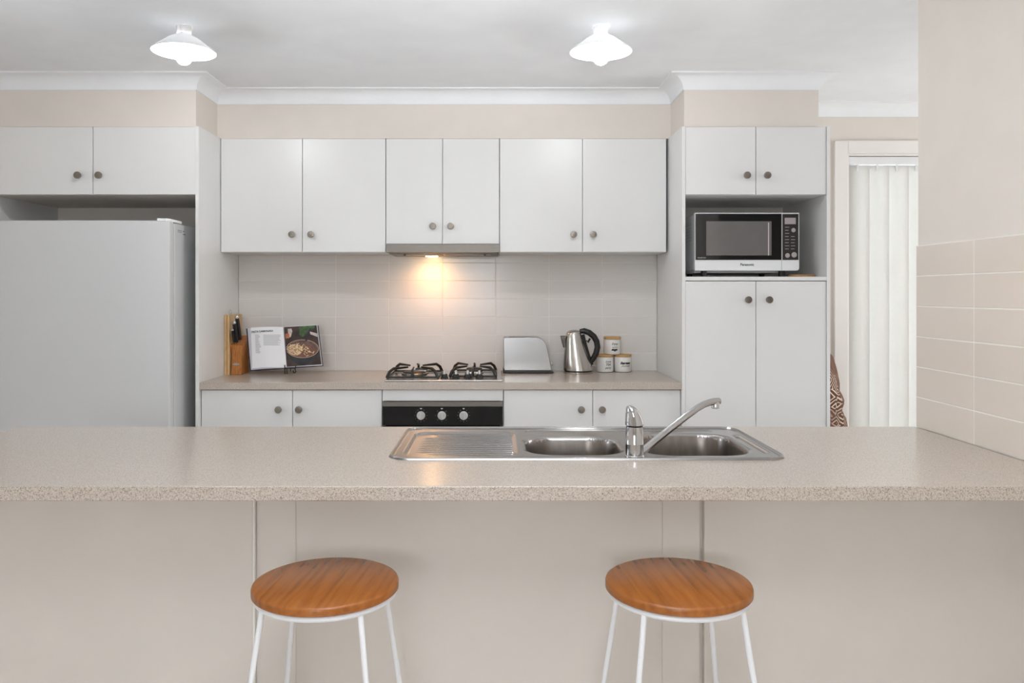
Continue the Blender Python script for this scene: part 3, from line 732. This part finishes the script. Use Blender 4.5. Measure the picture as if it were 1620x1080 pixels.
# ------------------------------------------------------------------ cloth hanging beside the pantry
zs_ = [(1.16, .012), (1.12, .045), (1.06, .10), (1.011, .150), (.95, .168), (.90, .180), (.86, .188), (.82, .190), (.79, .207), (.765, .218), (.74, .207), (.72, .203), (.69, .222), (.65, .228), (.60, .225), (.45, .235), (.30, .235)]
rings = []
for i, (z, hw) in enumerate(zs_):
    rr = []
    for k in range(28):
        a = -math.pi/2+math.pi*k/27
        wob = 1+.05*math.sin(a*7+z*9)
        rr.append((1.6400+hw*math.cos(a)*wob, 4.28+(.03+hw*.6)*math.sin(a), z+.012*math.sin(a*5)))
    rings.append(rr)
thr = tag(MB().loft(rings).build('patterned_throw', 'throw', angle=80), 'brown and cream patterned cloth hanging beside the pantry', 'cloth')

MB().tube([(1.6385, 4.28, 1.165), (1.652, 4.28, 1.168), (1.656, 4.28, 1.178)], .004, 8).build('hanging_loop', 'iron', thr)
# ------------------------------------------------------------------ vertical blind
vb = thing('vertical_blind', 'white vertical blind hanging across the glass door', 'blind', (mid, BACK+.04, .05))
box('headrail', 'alu', vb, OX0+.016, OX1-.016, BACK+.012, BACK+.052, OZ-.058, OZ-.014, .003)
sl0 = None
n_sl = 12
for k in range(n_sl):
    x = 2.066+.112*k
    if x > OX1-.05: break
    if sl0 is None:
        pts = [(-.0635, .003), (-.03, -.001), (.0, -.002), (.03, -.001), (.0635, .003)]
        sl0 = MB().xy(pts + [(a, b+.0012) for a, b in pts[::-1]], 0, 2.010).build('slat', 'slat', vb, local=True)
        s_ = sl0; s_.location = Vector((x, BACK+.034, .055))-wloc(vb)
    else: s_ = share(sl0, vb, (x, BACK+.034, .055))
    s_.rotation_euler.z = R(-17)
    hk = MB().box(x-.006, x+.006, BACK+.030, BACK+.038, 2.036, OZ-.055).build('hanger', 'alu', vb)

# ------------------------------------------------------------------ island bench
IX0, IX1, IY0, IY1 = -1.563, NIB-.0085, 1.806, 2.62
SX0, SX1, SY0, SY1 = -.288, .772, 2.087, 2.588           # sink outline
CX0, CX1, CY0, CY1 = SX0+.03, SX1-.03, SY0+.03, SY1-.03   # cutout in the worktop
gx, gy = [IX0, CX0, CX1, IX1], [IY0, CY0, CY1, IY1]
v_, f_ = [], []
for z in (.866, .9):
    for y in gy:
        for x in gx: v_.append((x, y, z))
for i in range(3):
    for j in range(3):
        if i == 1 and j == 1: continue
        a = j*4+i; f_ += [(a, a+1, a+5, a+4), (a+16, a+20, a+21, a+17)]
def side(a, b): f_.append((a, b, b+16, a+16))
for i in range(3): side(i, i+1); side(12+i+1, 12+i); side(i*4+4, i*4); side(i*4+3, i*4+7)
side(5, 9); side(9, 10); side(10, 6); side(6, 5)
tag(MB().add(v_, f_).build('island_worktop', 'bench', bevel=.003), 'long speckled beige island worktop in the foreground', 'worktop')
ib = thing('kitchen_island', 'cream painted kitchen island with a recessed centre panel behind the stools', 'island', (-.09, 2.3, 0))
PX = [KX(p, 2.05) for p in (403, 468, 1048, 1112)]
IB0 = IX0+.03
box('side_panel', 'wallb', ib, IB0, PX[0]-.002, 2.040, 2.075, 0, .866, .002)
MB().xz([(PX[0]-.0015, 0), (PX[0]+.0045, 0), (PX[0]+.0045, .866), (PX[0]-.0015, .866)], 2.036, 2.075).build('corner_bead', 'arch', ib, .0015)
box('stile', 'wallb', ib, PX[0]+.005, PX[1], 2.0492, 2.0525, 0, .866, .0008)
box('centre_panel', 'wallb', ib, PX[1]-.001, PX[2]+.001, 2.0525, 2.075, 0, .866)
box('groove', 'wallb', ib, PX[3]-.009, PX[3], 2.056, 2.075, 0, .866)
box('stile', 'wallb', ib, PX[2], PX[3]-.008, 2.0496, 2.0525, 0, .866, .0008)
box('stile_core', 'wallb', ib, PX[0]+.005, PX[1]-.001, 2.0526, 2.075, 0, .866)
box('stile_core', 'wallb', ib, PX[2]+.001, PX[3]-.009, 2.0526, 2.075, 0, .866)
box('side_panel', 'wallb', ib, PX[3], NIB-.001, 2.038, 2.075, 0, .866, .003)
box('end_panel', 'wallb', ib, IB0, IB0+.02, 2.076, 2.58, 0, .866)
box('rear_front', 'lam', ib, IB0+.02, NIB-.001, 2.575, 2.592, .1, .864)
box('base_board', 'lamin', ib, IB0+.02, NIB-.001, 2.09, 2.575, .09, .108)

# ------------------------------------------------------------------ sink
sk = thing('sink', 'stainless steel double-bowl sink with ribbed drainer set in the island', 'sink', ((SX0+SX1)/2, (SY0+SY1)/2, .9))
def rr(x, y, x0, x1, y0, y1, r):     # signed distance to a rounded rectangle (negative inside)
    cx_, cy_ = (x0+x1)/2, (y0+y1)/2; qx, qy = abs(x-cx_)-(x1-x0)/2+r, abs(y-cy_)-(y1-y0)/2+r
    return math.hypot(max(qx, 0), max(qy, 0))+min(max(qx, qy), 0)-r
def sst(a, b, x):
    t = max(0, min(1, (x-a)/(b-a))); return t*t*(3-2*t)
LB = (.083, .352, 2.158, 2.425, .085); RB = (.405, .700, 2.150, 2.478, .085); DRN = (-.258, .062, 2.130, 2.520, .06)
def sz(x, y):
    e = rr(x, y, SX0, SX1, SY0, SY1, .06)
    z = .9005
    if e > -.012: z += .0058*math.sin(max(0, min(1, -e/.012))*math.pi)
    z += .0010 if e < -.012 else 0
    z -= .0062*sst(-.002, -.016, rr(x, y, *DRN))
    z -= .0060*sst(0, -.006, rr(x, y, .722, .748, 2.17, 2.46, .012))          # slot beside the right bowl
    z -= .0025*sst(0, -.006, rr(x, y, .09, .68, 2.497, 2.550, .02))           # ledge along the back
    for b in (LB, RB):
        s_ = rr(x, y, *b)
        if s_ < .012:
            z -= .003*sst(.012, .0, s_)
        if s_ < 0:
            z -= .150*sst(.002, -.022, s_)
            z -= .010*sst(-.020, -.12, s_)
    return z
nx, ny = 500, 240
v_, f_, idx = [], [], {}
for j in range(ny+1):
    for i in range(nx+1):
        x, y = SX0+(SX1-SX0)*i/nx, SY0+(SY1-SY0)*j/ny
        e = rr(x, y, SX0, SX1, SY0, SY1, .06)
        if e > .003: continue
        if e > 0:     # pull rim points onto the rounded outline
            cx_ = min(max(x, SX0+.06), SX1-.06); cy_ = min(max(y, SY0+.06), SY1-.06)
            d_ = Vector((x-cx_, y-cy_)); d_ = d_.normalized()*.06; x, y = cx_+d_.x, cy_+d_.y
        idx[(i, j)] = len(v_); v_.append((x, y, sz(x, y)))
for j in range(ny):
    for i in range(nx):
        q = [(i, j), (i+1, j), (i+1, j+1), (i, j+1)]
        if all(k in idx for k in q): f_.append(tuple(idx[k] for k in q))
        elif sum(k in idx for k in q) == 3: f_.append(tuple(idx[k] for k in q if k in idx))
basin = MB().add(v_, f_).build('basin', 'sink', sk, angle=80)
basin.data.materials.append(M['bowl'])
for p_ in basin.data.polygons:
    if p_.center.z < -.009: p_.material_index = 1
for k in range(13):
    y = 2.162+.027*k
    inset = .02 if 1 < k < 11 else .05
    xa, xb_ = DRN[0]+inset+.015, DRN[1]-.012
    MB().loft([[(x, y-.006, .8950), (x, y-.0025, .8950+h_), (x, y+.0025, .8950+h_), (x, y+.006, .8950)] for x, h_ in ((xa, .0004), (xa+.02, .0020), (xb_-.008, .0030), (xb_, .0004))]).build('drainer_rib', 'sink', sk)
for b in (LB, RB):
    c = ((b[0]+b[1])/2, (b[2]+b[3])/2)
    MB().lathe([(.042, .738), (.042, .7415), (.036, .742), (.030, .738), (.012, .736)], c, 24).build('drain', 'chrome', sk)

# ------------------------------------------------------------------ mixer tap
tx, ty = KX(1003.8, 2.128), 2.128
tp_ = thing('mixer_tap', 'chrome single-lever mixer tap with swivel spout over the sink', 'tap', (tx, ty, .9015))
MB().lathe([(.026, .9012), (.026, .905), (.0238, .907), (.0238, .935), (.0242, .936), (.0238, .937), (.0236, .982), (.021, .984)], (tx, ty), 40).build('tap_body', 'chrome', tp_)
def lr(xl, xr, z, ry): 
    c = tx+(xl+xr)/2; r = (xr-xl)/2
    return [(c+r*math.cos(2*math.pi*k/32), ty+ry*math.sin(2*math.pi*k/32), z) for k in range(32)]
MB().loft([lr(-.0245, .0250, .986, .0245), lr(-.0248, .0252, .988, .0245), lr(-.0242, .0228, .998, .0242), lr(-.0238, .0185, 1.010, .0235),
           lr(-.0230, .0120, 1.022, .022), lr(-.0222, .0040, 1.031, .019), lr(-.0200, -.0040, 1.0355, .013), lr(-.016, -.009, 1.037, .006)]).build('lever', 'chrome', tp_)
pp = [at(1012, 717, 2.130), at(1019, 711.5, 2.142), at(1050, 686, 2.185), at(1085, 658.5, 2.233), at(1103, 645.5, 2.257), at(1113, 639.8, 2.27), at(1122, 636.6, 2.28), at(1131, 634.6, 2.29), at(1137.5, 634.2, 2.297)]
MB().tube(pp, [.0100, .0100, .0098, .0096, .0096, .0096, .0096, .0098, .0098], 16).build('spout', 'chrome', tp_)
e_ = pp[-2]+Vector((.002, .001, -.004))
MB().lathe([(.0098, e_.z+.003), (.0118, e_.z-.002), (.0118, e_.z-.016), (.009, e_.z-.017)], (e_.x, e_.y), 24).build('aerator', 'chrome', tp_)

# ------------------------------------------------------------------ bar stools
def make_stool():
    t = thing('bar_stool', '', 'stool', (0, 0, 0), 'bar stools at the island')
    cuts = [-.16, -.108, -.045, .020, .075, .16]
    lev = [(.681, .1575), (.683, .160), (.694, .160), (.698, .1585), (.7, .154)]
    for a, b in zip(cuts[:-1], cuts[1:]):
        rings = []
        n = 14
        for z, r in lev:
            xa, xb_ = max(a, -r), min(b, r)
            if a <= -.16: us = [xa+(xb_-xa)*(1-math.cos(math.pi/2*k/n)) for k in range(n+1)]
            elif b >= .16: us = [xa+(xb_-xa)*math.sin(math.pi/2*k/n) for k in range(n+1)]
            else: us = [xa+(xb_-xa)*k/n for k in range(n+1)]
            fr_ = [(x, -math.sqrt(max(1e-8, r*r-x*x)), z) for x in us]
            bk_ = [(x, math.sqrt(max(1e-8, r*r-x*x)), z) for x in us[::-1]]
            rings.append(fr_+bk_)
        MB().loft(rings).build('seat_board', 'seat', t, local=True, angle=50)
    n = 48
    MB().tube([(.149*math.cos(2*math.pi*k/n), .149*math.sin(2*math.pi*k/n), .6745) for k in range(n)], .0075, 10, True).build('seat_ring', 'ring', t, local=True)
    for sx, sy in ((-1, -1), (1, -1), (1, 1), (-1, 1)):
        MB().tube([(sx*.105, sy*.105, .671), (sx*.186, sy*.186, .004)], .0062, 12).build('leg', 'ring', t, local=True)
        MB().lathe([(.008, 0), (.008, .010), (.006, .012)], (sx*.186, sy*.186), 10).build('foot', 'ring', t, local=True)
    r_ = .161*math.sqrt(2)
    MB().tube([(r_*math.cos(2*math.pi*k/n), r_*math.sin(2*math.pi*k/n), .21) for k in range(n)], .005, 8, True).build('foot_ring', 'ring', t, local=True)
    return t
s1 = make_stool(); s2 = copy_tree(s1)
s1.location = (KX(515.5, 1.77), 1.772, 0); s1.rotation_euler.z = R(-5)
s1['label'] = 'left bar stool with round wooden seat and white legs, on the refrigerator side'
s2.location = (KX(1073, 1.77), 1.772, 0); s2.rotation_euler.z = R(5)
s2['label'] = 'right bar stool with round wooden seat and white legs, below the sink tap'

# ------------------------------------------------------------------ ceiling lamps
def make_lamp():
    t = thing('ceiling_lamp', '', 'lamp', (0, 0, CEIL), 'conical ceiling lamps')
    MB().lathe([(.031, 0), (.031, -.006), (.0275, -.022), (.026, -.026), (.012, -.026)], n=28).build('mount', 'mount', t, local=True)
    MB().lathe([(.015, -.026), (.015, -.040), (.0185, -.042), (.0185, -.085), (.010, -.086)], n=24).build('socket', 'socket', t, local=True)
    sh = MB().lathe([(.029, -.033), (.060, -.050), (.125, -.100), (.125, -.103), (.123, -.103), (.059, -.053), (.027, -.036), (.029, -.033)], n=48, cap=False).build('shade', 'shade', t, local=True)
    for k in range(3):
        a = R(30+120*k); MB().tube([(.020*math.cos(a), .020*math.sin(a), -.025), (.036*math.cos(a), .036*math.sin(a), -.040)], .0025, 6).build('bracket', 'mount', sh, local=True)
    pr_ = [(.012, -.084), (.016, -.092), (.024, -.104), (.029, -.117), (.030, -.126), (.0275, -.137), (.021, -.146), (.011, -.152), (.002, -.154)]
    MB().lathe(pr_, n=24).build('bulb', 'bulb', t, local=True)
    return t
l1 = make_lamp(); l2 = copy_tree(l1)
l1.location = (KX(291, 3.22), 3.22, CEIL); l1['label'] = 'left ceiling lamp with white cone shade, nearer the refrigerator'
l2.location = (KX(950.5, 3.22), 3.22, CEIL); l2['label'] = 'right ceiling lamp with white cone shade, above the sink side'
